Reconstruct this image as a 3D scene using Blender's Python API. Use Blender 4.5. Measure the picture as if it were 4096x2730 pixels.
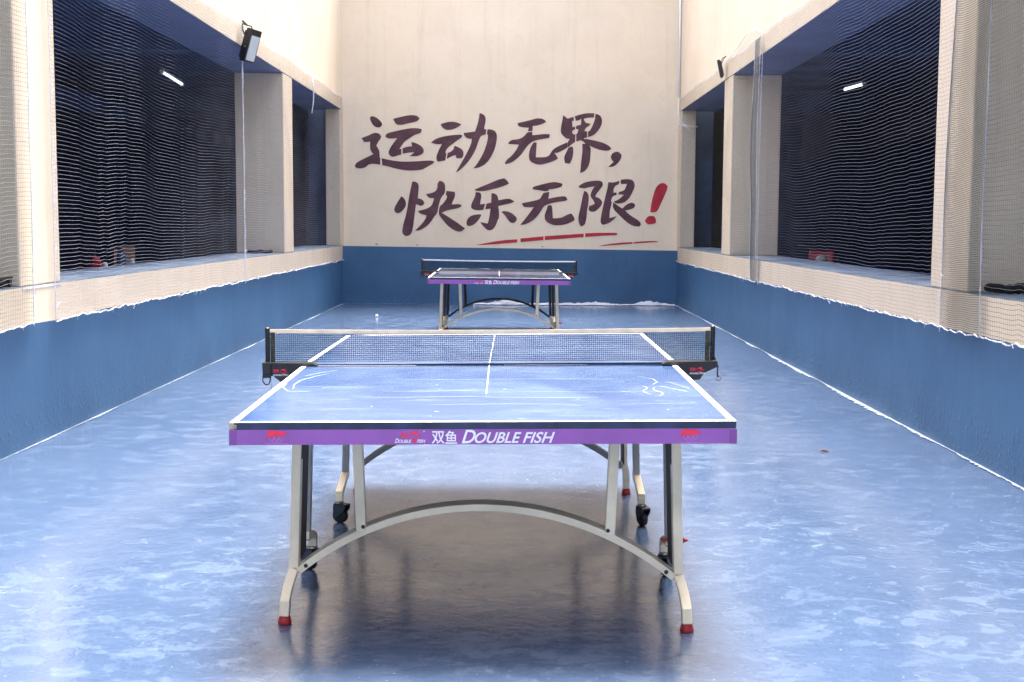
import bpy, bmesh, math, random
from mathutils import Vector, Matrix, noise
R = math.radians
random.seed(7)
for o in list(bpy.data.objects): bpy.data.objects.remove(o)
scene = bpy.context.scene
COL = scene.collection

# ---------------------------------------------------------------- camera
cam_data = bpy.data.cameras.new("camera")
cam = bpy.data.objects.new("camera", cam_data); COL.objects.link(cam)
cam_data.sensor_width = 36.0; cam_data.lens = 44.45
cam_data.clip_start = 0.05; cam_data.clip_end = 2000
_r = Vector((0.999968, 0.00604, 0.005226)); _u = Vector((-0.005766, 0.093135, 0.995637)); _f = Vector((-0.005527, 0.995635, -0.093166))
_m = Matrix((( _r.x, _u.x, -_f.x, 0), (_r.y, _u.y, -_f.y, 0), (_r.z, _u.z, -_f.z, 1.3372), (0, 0, 0, 1)))
cam.matrix_world = _m
scene.camera = cam

# ---------------------------------------------------------------- sky, sun, exposure
SUN_EL, SUN_AZ = R(76), R(10)          # azimuth from +Y towards +X
world = bpy.data.worlds.new("World"); scene.world = world; world.use_nodes = True
wn = world.node_tree.nodes; wl = world.node_tree.links
bg = wn["Background"]; sky = wn.new("ShaderNodeTexSky"); sky.sky_type = 'NISHITA'
sky.sun_disc = False; sky.sun_elevation = SUN_EL; sky.sun_rotation = SUN_AZ
sky.air_density = 1.0; sky.dust_density = 7.0; sky.ozone_density = 1.0
wl.new(sky.outputs[0], bg.inputs[0]); bg.inputs[1].default_value = 0.135
sun_data = bpy.data.lights.new("sun", 'SUN'); sun_data.energy = 2.1; sun_data.angle = R(22); sun_data.color = (1.0, 0.93, 0.84)
sun = bpy.data.objects.new("sun", sun_data); COL.objects.link(sun)
_d = Vector((math.sin(SUN_AZ)*math.cos(SUN_EL), math.cos(SUN_AZ)*math.cos(SUN_EL), math.sin(SUN_EL)))
sun.rotation_euler = _d.to_track_quat('Z', 'Y').to_euler(); sun.location = (0, 10, 20)
scene.view_settings.view_transform = 'Standard'; scene.view_settings.look = 'None'
scene.view_settings.gamma = 1.0; scene.view_settings.exposure = 2.6
scene.render.engine = 'CYCLES'
scene.render.resolution_x = 1024; scene.render.resolution_y = 682
scene.cycles.max_bounces = 10; scene.cycles.diffuse_bounces = 5; scene.cycles.glossy_bounces = 4

# ---------------------------------------------------------------- helpers
def tag(o, label=None, cat=None, group=None, kind=None):
    if label: o['label'] = label
    if cat: o['category'] = cat
    if group: o['group'] = group
    if kind: o['kind'] = kind
    return o
def thing(name, label, cat, loc=(0, 0, 0), rotz=0, group=None):
    o = bpy.data.objects.new(name, None); COL.objects.link(o)
    o.location = loc; o.rotation_euler = (0, 0, rotz)
    return tag(o, label, cat, group)
class MB:
    def __init__(s): s.v = []; s.f = []; s.m = []
    def face(s, idx, mi=0): s.f.append(idx); s.m.append(mi)
    def quad(s, a, b, c, d, mi=0):
        n = len(s.v); s.v += [a, b, c, d]; s.face((n, n+1, n+2, n+3), mi)
    def box(s, x0, x1, y0, y1, z0, z1, mi=0, top=None):
        if x0 > x1: x0, x1 = x1, x0
        if y0 > y1: y0, y1 = y1, y0
        n = len(s.v)
        s.v += [(x0,y0,z0),(x1,y0,z0),(x1,y1,z0),(x0,y1,z0),(x0,y0,z1),(x1,y0,z1),(x1,y1,z1),(x0,y1,z1)]
        for q in ((0,3,2,1),(0,1,5,4),(1,2,6,5),(2,3,7,6),(3,0,4,7)): s.face(tuple(n+i for i in q), mi)
        s.face((n+4,n+5,n+6,n+7), mi if top is None else top)
        return s
    def grid(s, x0, x1, y0, y1, z, nx, ny, mi=0):
        n = len(s.v)
        for j in range(ny+1):
            for i in range(nx+1): s.v.append((x0+(x1-x0)*i/nx, y0+(y1-y0)*j/ny, z))
        for j in range(ny):
            for i in range(nx):
                a = n+j*(nx+1)+i; s.face((a, a+1, a+nx+2, a+nx+1), mi)
        return s
    def tube(s, pts, r, n=6, cap=True, mi=0):
        pts = [Vector(p) for p in pts]; base = len(s.v); k = len(pts)
        for i, p in enumerate(pts):
            t = (pts[min(i+1, k-1)]-pts[max(i-1, 0)]).normalized()
            a = Vector((0, 0, 1)) if abs(t.z) < .9 else Vector((0, 1, 0))
            e1 = t.cross(a).normalized(); e2 = t.cross(e1)
            rr = r[i] if isinstance(r, (list, tuple)) else r
            for j in range(n):
                w = 2*math.pi*j/n
                q = p+e1*math.cos(w)*rr+e2*math.sin(w)*rr; s.v.append(tuple(q))
        for i in range(k-1):
            for j in range(n):
                a = base+i*n+j; b = base+i*n+(j+1) % n
                s.face((a, b, b+n, a+n), mi)
        if cap:
            s.face(tuple(base+j for j in range(n))[::-1], mi); s.face(tuple(base+(k-1)*n+j for j in range(n)), mi)
        return s
    def prism(s, poly, y0, y1, mi=0):        # poly of (x, z), extruded along y
        n = len(poly); b = len(s.v)
        s.v += [(x, y0, z) for x, z in poly]+[(x, y1, z) for x, z in poly]
        s.face(tuple(b+i for i in range(n)), mi); s.face(tuple(b+n+i for i in range(n))[::-1], mi)
        for i in range(n):
            j = (i+1) % n; s.face((b+i, b+n+i, b+n+j, b+j), mi)
        return s
    def strip(s, pts, w, y0, y1, mi=0):      # rectangular bar swept along pts (x, z)
        L = []; Rr = []
        for i in range(len(pts)):
            p = Vector(pts[i]); a = Vector(pts[max(i-1, 0)]); c = Vector(pts[min(i+1, len(pts)-1)])
            t = (c-a).normalized(); nrm = Vector((-t.y, t.x))
            L.append(p+nrm*w/2); Rr.append(p-nrm*w/2)
        b = len(s.v); k = len(pts)
        for i in range(k): s.v += [(L[i].x, y0, L[i].y), (Rr[i].x, y0, Rr[i].y), (Rr[i].x, y1, Rr[i].y), (L[i].x, y1, L[i].y)]
        for i in range(k-1):
            for j in range(4):
                a = b+i*4+j; c = b+i*4+(j+1) % 4; s.face((a, c, c+4, a+4), mi)
        s.face((b, b+3, b+2, b+1), mi); e = b+(k-1)*4; s.face((e, e+1, e+2, e+3), mi)
        return s
    def lathe(s, prof, c=(0, 0, 0), n=16, axis='z', mi=0):
        b = len(s.v)
        for r, h in prof:
            for j in range(n):
                w = 2*math.pi*j/n; p = (r*math.cos(w), r*math.sin(w), h)
                if axis == 'x': p = (p[2], p[0], p[1])
                if axis == 'y': p = (p[0], p[2], p[1])
                s.v.append((c[0]+p[0], c[1]+p[1], c[2]+p[2]))
        for i in range(len(prof)-1):
            for j in range(n):
                a = b+i*n+j; d = b+i*n+(j+1) % n; s.face((a, d, d+n, a+n), mi)
        s.face(tuple(b+j for j in range(n))[::-1], mi); e = b+(len(prof)-1)*n; s.face(tuple(e+j for j in range(n)), mi)
        return s
    def flat(s, poly, y, mi=0, smooth=True):   # flat polygon in xz at y, corners kept
        if smooth: poly = chaikin(poly)
        b = len(s.v); s.v += [(x, y, z) for x, z in poly]; s.face(tuple(range(b, b+len(poly))), mi)
        return s
    def map(s, fn): s.v = [tuple(fn(*p)) for p in s.v]; return s
    def build(s, name, mats, parent=None, smooth=False, bevel=0, tri=False, recalc=True):
        me = bpy.data.meshes.new(name); me.from_pydata([tuple(p) for p in s.v], [], s.f)
        if not isinstance(mats, (list, tuple)): mats = [mats]
        for m in mats: me.materials.append(m)
        for p, mi in zip(me.polygons, s.m): p.material_index = mi
        if smooth: me.polygons.foreach_set('use_smooth', [True]*len(me.polygons))
        if tri or recalc:
            bm = bmesh.new(); bm.from_mesh(me)
            if recalc: bmesh.ops.recalc_face_normals(bm, faces=bm.faces)
            if tri: bmesh.ops.triangulate(bm, faces=bm.faces, ngon_method='EAR_CLIP')
            bm.to_mesh(me); bm.free()
        me.update()
        o = bpy.data.objects.new(name, me); COL.objects.link(o)
        if parent is not None: o.parent = parent
        if bevel:
            b = o.modifiers.new('bevel', 'BEVEL'); b.width = bevel; b.segments = 2; b.limit_method = 'ANGLE'; b.angle_limit = R(40)
        return o
def chaikin(poly, lim=48):
    n = len(poly); out = []
    for i in range(n):
        a = Vector(poly[i-1]); p = Vector(poly[i]); c = Vector(poly[(i+1) % n])
        d1 = (p-a); d2 = (c-p)
        ang = math.degrees(d1.angle(d2)) if d1.length > 1e-9 and d2.length > 1e-9 else 0
        if ang > lim: out.append(tuple(p))
        else: out.append(tuple(p-d1*.25)); out.append(tuple(p+d2*.25))
    return out

# ---------------------------------------------------------------- materials
class NT:
    def __init__(s, name):
        s.m = bpy.data.materials.new(name); s.m.use_nodes = True
        s.n = s.m.node_tree.nodes; s.l = s.m.node_tree.links; s.b = s.n['Principled BSDF']
        tc = s.n.new('ShaderNodeTexCoord'); s.co = tc.outputs['Object']
        g = s.n.new('ShaderNodeNewGeometry'); s.pos = g.outputs['Position']
    def mp(s, scale=(1, 1, 1), rot=(0, 0, 0), src=None):
        k = s.n.new('ShaderNodeMapping'); k.inputs['Scale'].default_value = scale; k.inputs['Rotation'].default_value = rot
        s.l.new(src or s.pos, k.inputs[0]); return k.outputs[0]
    def noise(s, sc, det=4, rough=.55, dist=0, vec=None):
        k = s.n.new('ShaderNodeTexNoise'); k.inputs['Scale'].default_value = sc; k.inputs['Detail'].default_value = det
        k.inputs['Roughness'].default_value = rough; k.inputs['Distortion'].default_value = dist
        s.l.new(vec if vec is not None else s.pos, k.inputs['Vector']); return k.outputs[0]
    def ramp(s, fac, *stops):
        k = s.n.new('ShaderNodeValToRGB'); e = k.color_ramp.elements
        while len(e) < len(stops): e.new(.5)
        for el, (p, c) in zip(e, stops): el.position = p; el.color = (c, c, c, 1) if isinstance(c, (int, float)) else (*c, 1)
        s.l.new(fac, k.inputs[0]); return k.outputs[0]
    def mix(s, fac, a, b, mode='MIX'):
        k = s.n.new('ShaderNodeMix'); k.data_type = 'RGBA'; k.blend_type = mode
        for sock, v in ((k.inputs[0], fac), (k.inputs[6], a), (k.inputs[7], b)):
            if isinstance(v, (int, float)): sock.default_value = v if sock == k.inputs[0] else (v, v, v, 1)
            elif isinstance(v, tuple): sock.default_value = (*v, 1)
            else: s.l.new(v, sock)
        return k.outputs[2]
    def math(s, op, a, b=0.0, clamp=False):
        k = s.n.new('ShaderNodeMath'); k.operation = op; k.use_clamp = clamp
        for i, v in enumerate((a, b)):
            if isinstance(v, (int, float)): k.inputs[i].default_value = v
            else: s.l.new(v, k.inputs[i])
        return k.outputs[0]
    def sep(s, src=None):
        k = s.n.new('ShaderNodeSeparateXYZ'); s.l.new(src or s.pos, k.inputs[0]); return k.outputs
    def set(s, name, v):
        i = s.b.inputs[name]
        if isinstance(v, (int, float)): i.default_value = v
        elif isinstance(v, tuple): i.default_value = (*v, 1)
        else: s.l.new(v, i)
        return s
    def bump(s, h, strength=.3, dist=.01, prev=None):
        k = s.n.new('ShaderNodeBump'); k.inputs['Strength'].default_value = strength; k.inputs['Distance'].default_value = dist
        s.l.new(h, k.inputs['Height'])
        if prev is not None: s.l.new(prev, k.inputs['Normal'])
        s.l.new(k.outputs[0], s.b.inputs['Normal']); return k.outputs[0]
def simple(name, col, rough=.5, metal=0, var=.12, sc=6, spec=.5, bump=0):
    t = NT(name); n = t.noise(sc, 5, vec=t.co)
    dark = tuple(c*(1-var*2) for c in col); lite = tuple(min(1, c*(1+var)) for c in col)
    t.set('Base Color', t.ramp(n, (.3, dark), (.7, lite))); t.set('Roughness', rough); t.set('Metallic', metal)
    t.set('Specular IOR Level', spec)
    if bump: t.bump(t.noise(sc*8, 3, vec=t.co), bump, .002)
    return t.m

CREAM = (0.81, 0.685, 0.515)
BLUE = (0.037, 0.116, 0.245)
def plaster_parts(t):
    big = t.noise(.7, 5, .6); mid = t.noise(5, 6, .6); st = t.noise(1, 5, .6, vec=t.mp((9, 9, .5)))
    c = t.ramp(big, (.3, tuple(x*.90 for x in CREAM)), (.7, tuple(x*1.04 for x in CREAM)))
    c = t.mix(t.math('MULTIPLY', t.ramp(st, (.55, 0.), (.8, 1.)), .35), c, (0.55, 0.46, 0.38))
    c = t.mix(t.math('MULTIPLY', t.ramp(mid, (.60, 0.), (.72, 1.)), .14), c, (0.50, 0.43, 0.36))
    pat = t.noise(1.7, 3, .5, .8); c = t.mix(t.math('MULTIPLY', t.ramp(pat, (.50, 0.), (.52, 1.)), .10), c, (0.86, 0.78, 0.66))
    cr = t.noise(1.3, 8, .75, 1.5); c = t.mix(t.math('MULTIPLY', t.ramp(cr, (.494, 0.), (.499, 1.), (.501, 1.), (.506, 0.)), .12), c, (0.30, 0.25, 0.21))
    return c
def blue_parts(t):
    big = t.noise(1.1, 5, .6, .5); st = t.noise(1, 6, .65, vec=t.mp((6, 6, .8))); fine = t.noise(28, 5, .6)
    c = t.ramp(big, (.3, (BLUE[0]*.78, BLUE[1]*.8, BLUE[2]*.82)), (.72, (BLUE[0]*1.25, BLUE[1]*1.15, BLUE[2]*1.08)))
    c = t.mix(t.math('MULTIPLY', t.ramp(st, (.5, 0.), (.75, 1.)), .3), c, (.050, .115, .225))
    dr = t.noise(1, 5, .6, vec=t.mp((14, 14, .7)))
    c = t.mix(t.math('MULTIPLY', t.ramp(dr, (.64, 0.), (.70, 1.)), .35), c, (.025, .055, .10))
    sp = t.math('MULTIPLY', t.ramp(fine, (.70, 0.), (.74, 1.)), .6)
    return t.mix(sp, c, (.12, .19, .32))
def wall_mat(name, level, slope, wob=.02, relief=.25):
    t = NT(name); s = t.sep(); x, y, z = s[0], s[1], s[2]
    cream = plaster_parts(t); blue = blue_parts(t)
    w = t.math('MULTIPLY', t.math('SUBTRACT', t.noise(2.2, 5, .65), .5), wob)
    lv = t.math('ADD', t.math('ADD', t.math('MULTIPLY', x, slope), level), w)
    f = t.math('MULTIPLY', t.math('SUBTRACT', z, lv), 400, True)
    t.set('Base Color', t.mix(f, blue, cream))
    t.set('Roughness', t.math('ADD', t.math('MULTIPLY', f, .33), .42))
    b1 = t.bump(t.noise(2.5, 4, .5), relief, .03)
    low = t.math('SUBTRACT', .55, t.math('MULTIPLY', z, 1.6), True)
    lump = t.math('MULTIPLY', t.ramp(t.noise(26, 4, .6), (.55, 0.), (.68, 1.)), low)
    b2 = t.bump(lump, .9, .012, b1)
    t.bump(t.noise(38, 5, .6), .25, .004, b2)
    return t.m
M = {}
M['back'] = wall_mat('painted plaster of the end wall', .918, -.009, .006)
M['side'] = wall_mat('painted plaster of the side walls', .72, 0, .03)
t = NT('cream plaster'); t.set('Base Color', plaster_parts(t)); t.set('Roughness', .8)
_b = t.bump(t.noise(2.5, 4, .5), .25, .03); t.bump(t.noise(30, 5, .6), .22, .004, _b); M['plaster'] = t.m
t = NT('blue sill paint'); t.set('Base Color', t.mix(t.ramp(t.noise(4, 5), (.45, 0.), (.7, 1.)), (.12, .19, .30), (.30, .35, .42))); t.set('Roughness', .45); t.bump(t.noise(20, 5), .3, .005); M['sill'] = t.m

# glossy painted floor with brush smears, scuffs and ripples
t = NT('glossy blue floor paint')
wv = t.mp((1, 1, 1)); dist = t.noise(1.4, 4, .6)
k = t.n.new('ShaderNodeVectorMath'); k.operation = 'MULTIPLY_ADD'; t.l.new(dist, k.inputs[0]); k.inputs[1].default_value = (.18, .18, 0); t.l.new(t.pos, k.inputs[2]); wp = k.outputs[0]
big = t.noise(.55, 5, .6); m1 = t.noise(7.5, 8, .70, .35, vec=t.mp((.8, 1, 1), (0, 0, R(12)), wp)); m2 = t.noise(13, 7, .66, .7, vec=t.mp((.7, 1, 1), (0, 0, R(-8)), wp)); m3 = t.noise(70, 3, .5)
base = t.ramp(big, (.3, (.045, .077, .147)), (.7, (.068, .106, .190)))
zone = t.math('ADD', t.math('MULTIPLY', t.ramp(t.noise(.8, 4, .6, .4), (.38, 0.), (.62, 1.)), .85), .15)
fill = t.math('MULTIPLY', zone, t.math('MULTIPLY', t.ramp(m1, (.48, 0.), (.60, .6), (.74, 1.)), .30))
c = t.mix(fill, base, (.17, .25, .38))
rim = t.math('MULTIPLY', zone, t.math('MULTIPLY', t.ramp(m1, (.545, 0.), (.572, 1.), (.580, 1.), (.615, 0.)), .10))
c = t.mix(rim, c, (.34, .40, .48))
c = t.mix(t.math('MULTIPLY', t.ramp(m2, (.57, 0.), (.70, 1.)), .20), c, (.30, .36, .44))
c = t.mix(t.math('MULTIPLY', t.ramp(m3, (.68, 0.), (.73, 1.)), .5), c, (.42, .47, .58))
c = t.mix(t.math('MULTIPLY', t.ramp(t.noise(2.1, 6, .7, 1), (.66, 0.), (.72, 1.)), .5), c, (.030, .055, .12))
t.set('Base Color', c)
t.set('Roughness', t.math('ADD', t.math('MULTIPLY', t.ramp(m1, (.4, 0.), (.7, 1.)), .13), .10))
t.set('Specular IOR Level', .95); t.set('IOR', 1.55)
h1 = t.noise(3.2, 4, .55, .6); h2 = t.noise(24, 5, .65, .8)
b1 = t.bump(h1, .13, .012); b2 = t.bump(h2, .22, .0035, b1); t.bump(t.noise(90, 3, .6), .12, .002, b2)
M['floor'] = t.m

t = NT('blue laminate of the playing surface')
d1 = t.noise(2.2, 6, .62, .8, vec=t.co); d2 = t.noise(1, 6, .65, .6, vec=t.mp((3, 22, 1), (0, 0, R(3)), t.co)); d3 = t.noise(40, 3, .5, vec=t.co)
c = t.ramp(d1, (.34, (.020, .058, .165)), (.70, (.058, .110, .230)))
c = t.mix(t.math('MULTIPLY', t.ramp(d2, (.56, 0.), (.72, 1.)), .55), c, (.16, .22, .33))
c = t.mix(t.math('MULTIPLY', t.ramp(d3, (.70, 0.), (.75, 1.)), .5), c, (.55, .62, .78))
t.set('Base Color', c); t.set('Roughness', t.math('ADD', t.math('MULTIPLY', d1, .20), .08)); t.set('IOR', 1.5); t.set('Specular IOR Level', .62)
b1 = t.bump(t.noise(9, 5, .6, vec=t.co), .06, .003); t.bump(t.noise(60, 3, .6, vec=t.co), .06, .001, b1)
M['laminate'] = t.m

M['navy_edge'] = simple('dark blue edge band', (.018, .032, .085), .45, var=.3, sc=14)
M['line'] = simple('white table line', (.82, .83, .85), .4, var=.03, sc=20)
M['purple'] = simple('purple rim paint', (.270, .090, .370), .38, var=.07, sc=5)
M['purple_dark'] = simple('purple corner cap', (.205, .065, .28), .4, var=.08, sc=9)
M['board'] = simple('raw brown board underside', (.020, .015, .012), .8, var=.2)
M['shaded_leg'] = simple('far leg steel darkened as shade', (.035, .032, .036), .45, var=.15)  # shade on the farther table's far legs, put into their colour
M['tan_chip'] = simple('chipped tan board edge', (.42, .33, .24), .8, var=.2, sc=60)
M['laminate_dark'] = simple('dull dark blue laminate', (.026, .052, .125), .07, var=.3, sc=3, spec=.5)
M['letter'] = simple('white printed lettering', (.80, .80, .84), .5, var=.03)
M['red_print'] = simple('red print', (.80, .03, .08), .5, var=.1, sc=60)
M['pink_print'] = simple('faint pink print', (.52, .16, .48), .5, var=.05)
M['cream_steel'] = simple('cream powder coated steel', (.88, .77, .56), .38, var=.13, sc=4, bump=.1)
M['grey_steel'] = simple('grey powder coated steel', (.30, .31, .30), .4, var=.10, sc=7)
M['dark_steel'] = simple('dark blue steel web', (.008, .010, .022), .7, var=.25, sc=5)
M['black'] = simple('black plastic', (.012, .013, .017), .38, var=.3, sc=12)
M['rubber'] = simple('black rubber', (.012, .012, .014), .6, var=.3, sc=20)
M['red_rubber'] = simple('red rubber', (.42, .025, .030), .45, var=.2, sc=30)
M['chrome'] = simple('dull chrome', (.45, .43, .38), .3, 1, var=.2, sc=30)
M['net_thread'] = simple('dark teal net thread', (.006, .022, .045), .9, var=.1, spec=.1)
M['net_side'] = simple('olive net sleeve', (.045, .048, .030), .8, var=.35, sc=60)
M['tape'] = simple('cream cotton net tape', (.86, .70, .50), .8, var=.10, sc=14)
M['mesh_net'] = simple('grey nylon safety net', (.19, .21, .32), .55, var=.06)
M['mesh_net_dark'] = simple('weathered olive nylon net', (.12, .12, .095), .6, var=.1)
M['net_warp'] = simple('net warp darkened as unlit', (.025, .028, .036), .8, var=.1)  # upright threads coloured darker to paint in their unlit sides
M['soffit'] = simple('soffit with blue bounce in its colour', (.10, .145, .30), .6, var=.12, sc=2)  # light bounced off the blue floor is painted into the underside's colour
M['gathered'] = simple('shiny grey gathered netting', (.20, .21, .23), .3, var=.3, sc=30)
M['cord'] = simple('white nylon cord', (.66, .68, .74), .5, var=.05, sc=30)
M['stencil'] = simple('dark plum stencil paint', (.100, .038, .052), .7, var=.22, sc=5)
M['stencil_red'] = simple('red stencil paint', (.48, .018, .036), .65, var=.18, sc=6)
M['chalk'] = simple('white scuff', (.44, .51, .64), .6, var=.1, sc=30)
M['hall'] = simple('hall concrete with blue glow in its colour', (.055, .115, .27), .85, var=.3, sc=1.2)  # blue raised in the colour to stand for reflected glow inside
M['hall_grey'] = simple('grey concrete beam', (.05, .05, .056), .85, var=.2, sc=1.2)
M['hall_dark'] = simple('dark painted pipe', (.015, .012, .016), .5, var=.2)
M['hall_floor'] = simple('hall floor screed', (.02, .02, .024), .7, var=.25, sc=1)
M['ground'] = simple('outer concrete ground', (.22, .22, .22), .85, var=.15, sc=.4)
M['rim_white'] = simple('white overpaint', (.30, .37, .47), .5, var=.1, sc=15)
M['pipe'] = simple('white pvc pipe', (.86, .87, .88), .35, var=.03)
M['lamp_lens'] = simple('frosted lamp lens', (.55, .60, .62), .25, var=.04)
M['cloth'] = simple('black cloth', (.008, .012, .020), .85, var=.4, sc=20)
M['ball'] = simple('white celluloid', (.88, .88, .86), .4, var=.02)
M['scooter_red'] = simple('dark red scooter paint', (.42, .02, .03), .25, var=.1)
M['scooter_blue'] = simple('grey blue scooter paint', (.10, .15, .26), .25, var=.1)
M['carton'] = simple('tan cardboard', (.42, .27, .20), .85, var=.12, sc=4)
M['leaf'] = simple('dry leaf', (.16, .09, .05), .8, var=.2, sc=20)
def emit(name, col, st):
    m = bpy.data.materials.new(name); m.use_nodes = True; b = m.node_tree.nodes['Principled BSDF']
    b.inputs['Base Color'].default_value = (*col, 1); b.inputs['Emission Color'].default_value = (*col, 1); b.inputs['Emission Strength'].default_value = st
    return m
M['tube_light'] = emit('lit fluorescent tube', (.75, .88, 1.0), .55)
M['tail_light'] = emit('lit tail lamp', (1.0, .35, .25), .8)
t = NT('thin clear plastic'); t.set('Base Color', (.80, .86, .95)); t.set('Roughness', .22); t.set('Transmission Weight', .35); t.set('IOR', 1.3); t.bump(t.noise(25, 4), .5, .01); M['plastic'] = t.m
# ================================================================ SETTING
XL, XR, YB, Y0, T = -2.894, 2.583, 20.72, -3.0, 0.60
SILL, BEAM, TOP = 0.95, 3.15, 7.0
tag(MB().grid(-300, 300, -300, 300, -.04, 2, 2).build('ground', M['ground']), kind='structure')
tag(MB().grid(XL-.02, XR+.02, Y0-2, YB+.02, 0, 4, 16).build('courtyard_floor', M['floor']), kind='structure')
for x0, x1 in ((XL-T-9, XL-.05), (XR+.05, XR+T+9)):
    tag(MB().grid(x0, x1, Y0-1, 30, -.012, 2, 4).build('hall_floor', M['hall_floor']), kind='structure')
# irregular white spatter where the floor meets the walls
def edge_strip(pts_in, dirv, wmax, seed, z=.004):
    rnd = random.Random(seed); m = MB(); n = len(pts_in); a = []; b = []
    for i, (x, y) in enumerate(pts_in):
        w = wmax*(.15+.85*max(0, noise.noise(Vector((x*1.3+seed, y*1.3, 0)))+.35))*(.55+.9*rnd.random())
        a.append((x, y, z)); b.append((x+dirv[0]*w, y+dirv[1]*w, z))
    for i in range(n-1): m.quad(a[i], b[i], b[i+1], a[i+1])
    return m
N = 900
tag(edge_strip([(XL+.003, 2+i*(YB-2)/N) for i in range(N+1)], (1, 0), .030, 3).build('floor_edge_paint', M['rim_white']), kind='structure')
tag(edge_strip([(XR-.003, 2+i*(YB-2)/N) for i in range(N+1)], (-1, 0), .050, 9).build('floor_edge_paint', M['rim_white']), kind='structure')
tag(edge_strip([(XL+i*(XR-XL)/240, YB-.003) for i in range(241)], (0, -1), .06, 5).build('floor_edge_paint', M['rim_white']), kind='structure')

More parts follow.
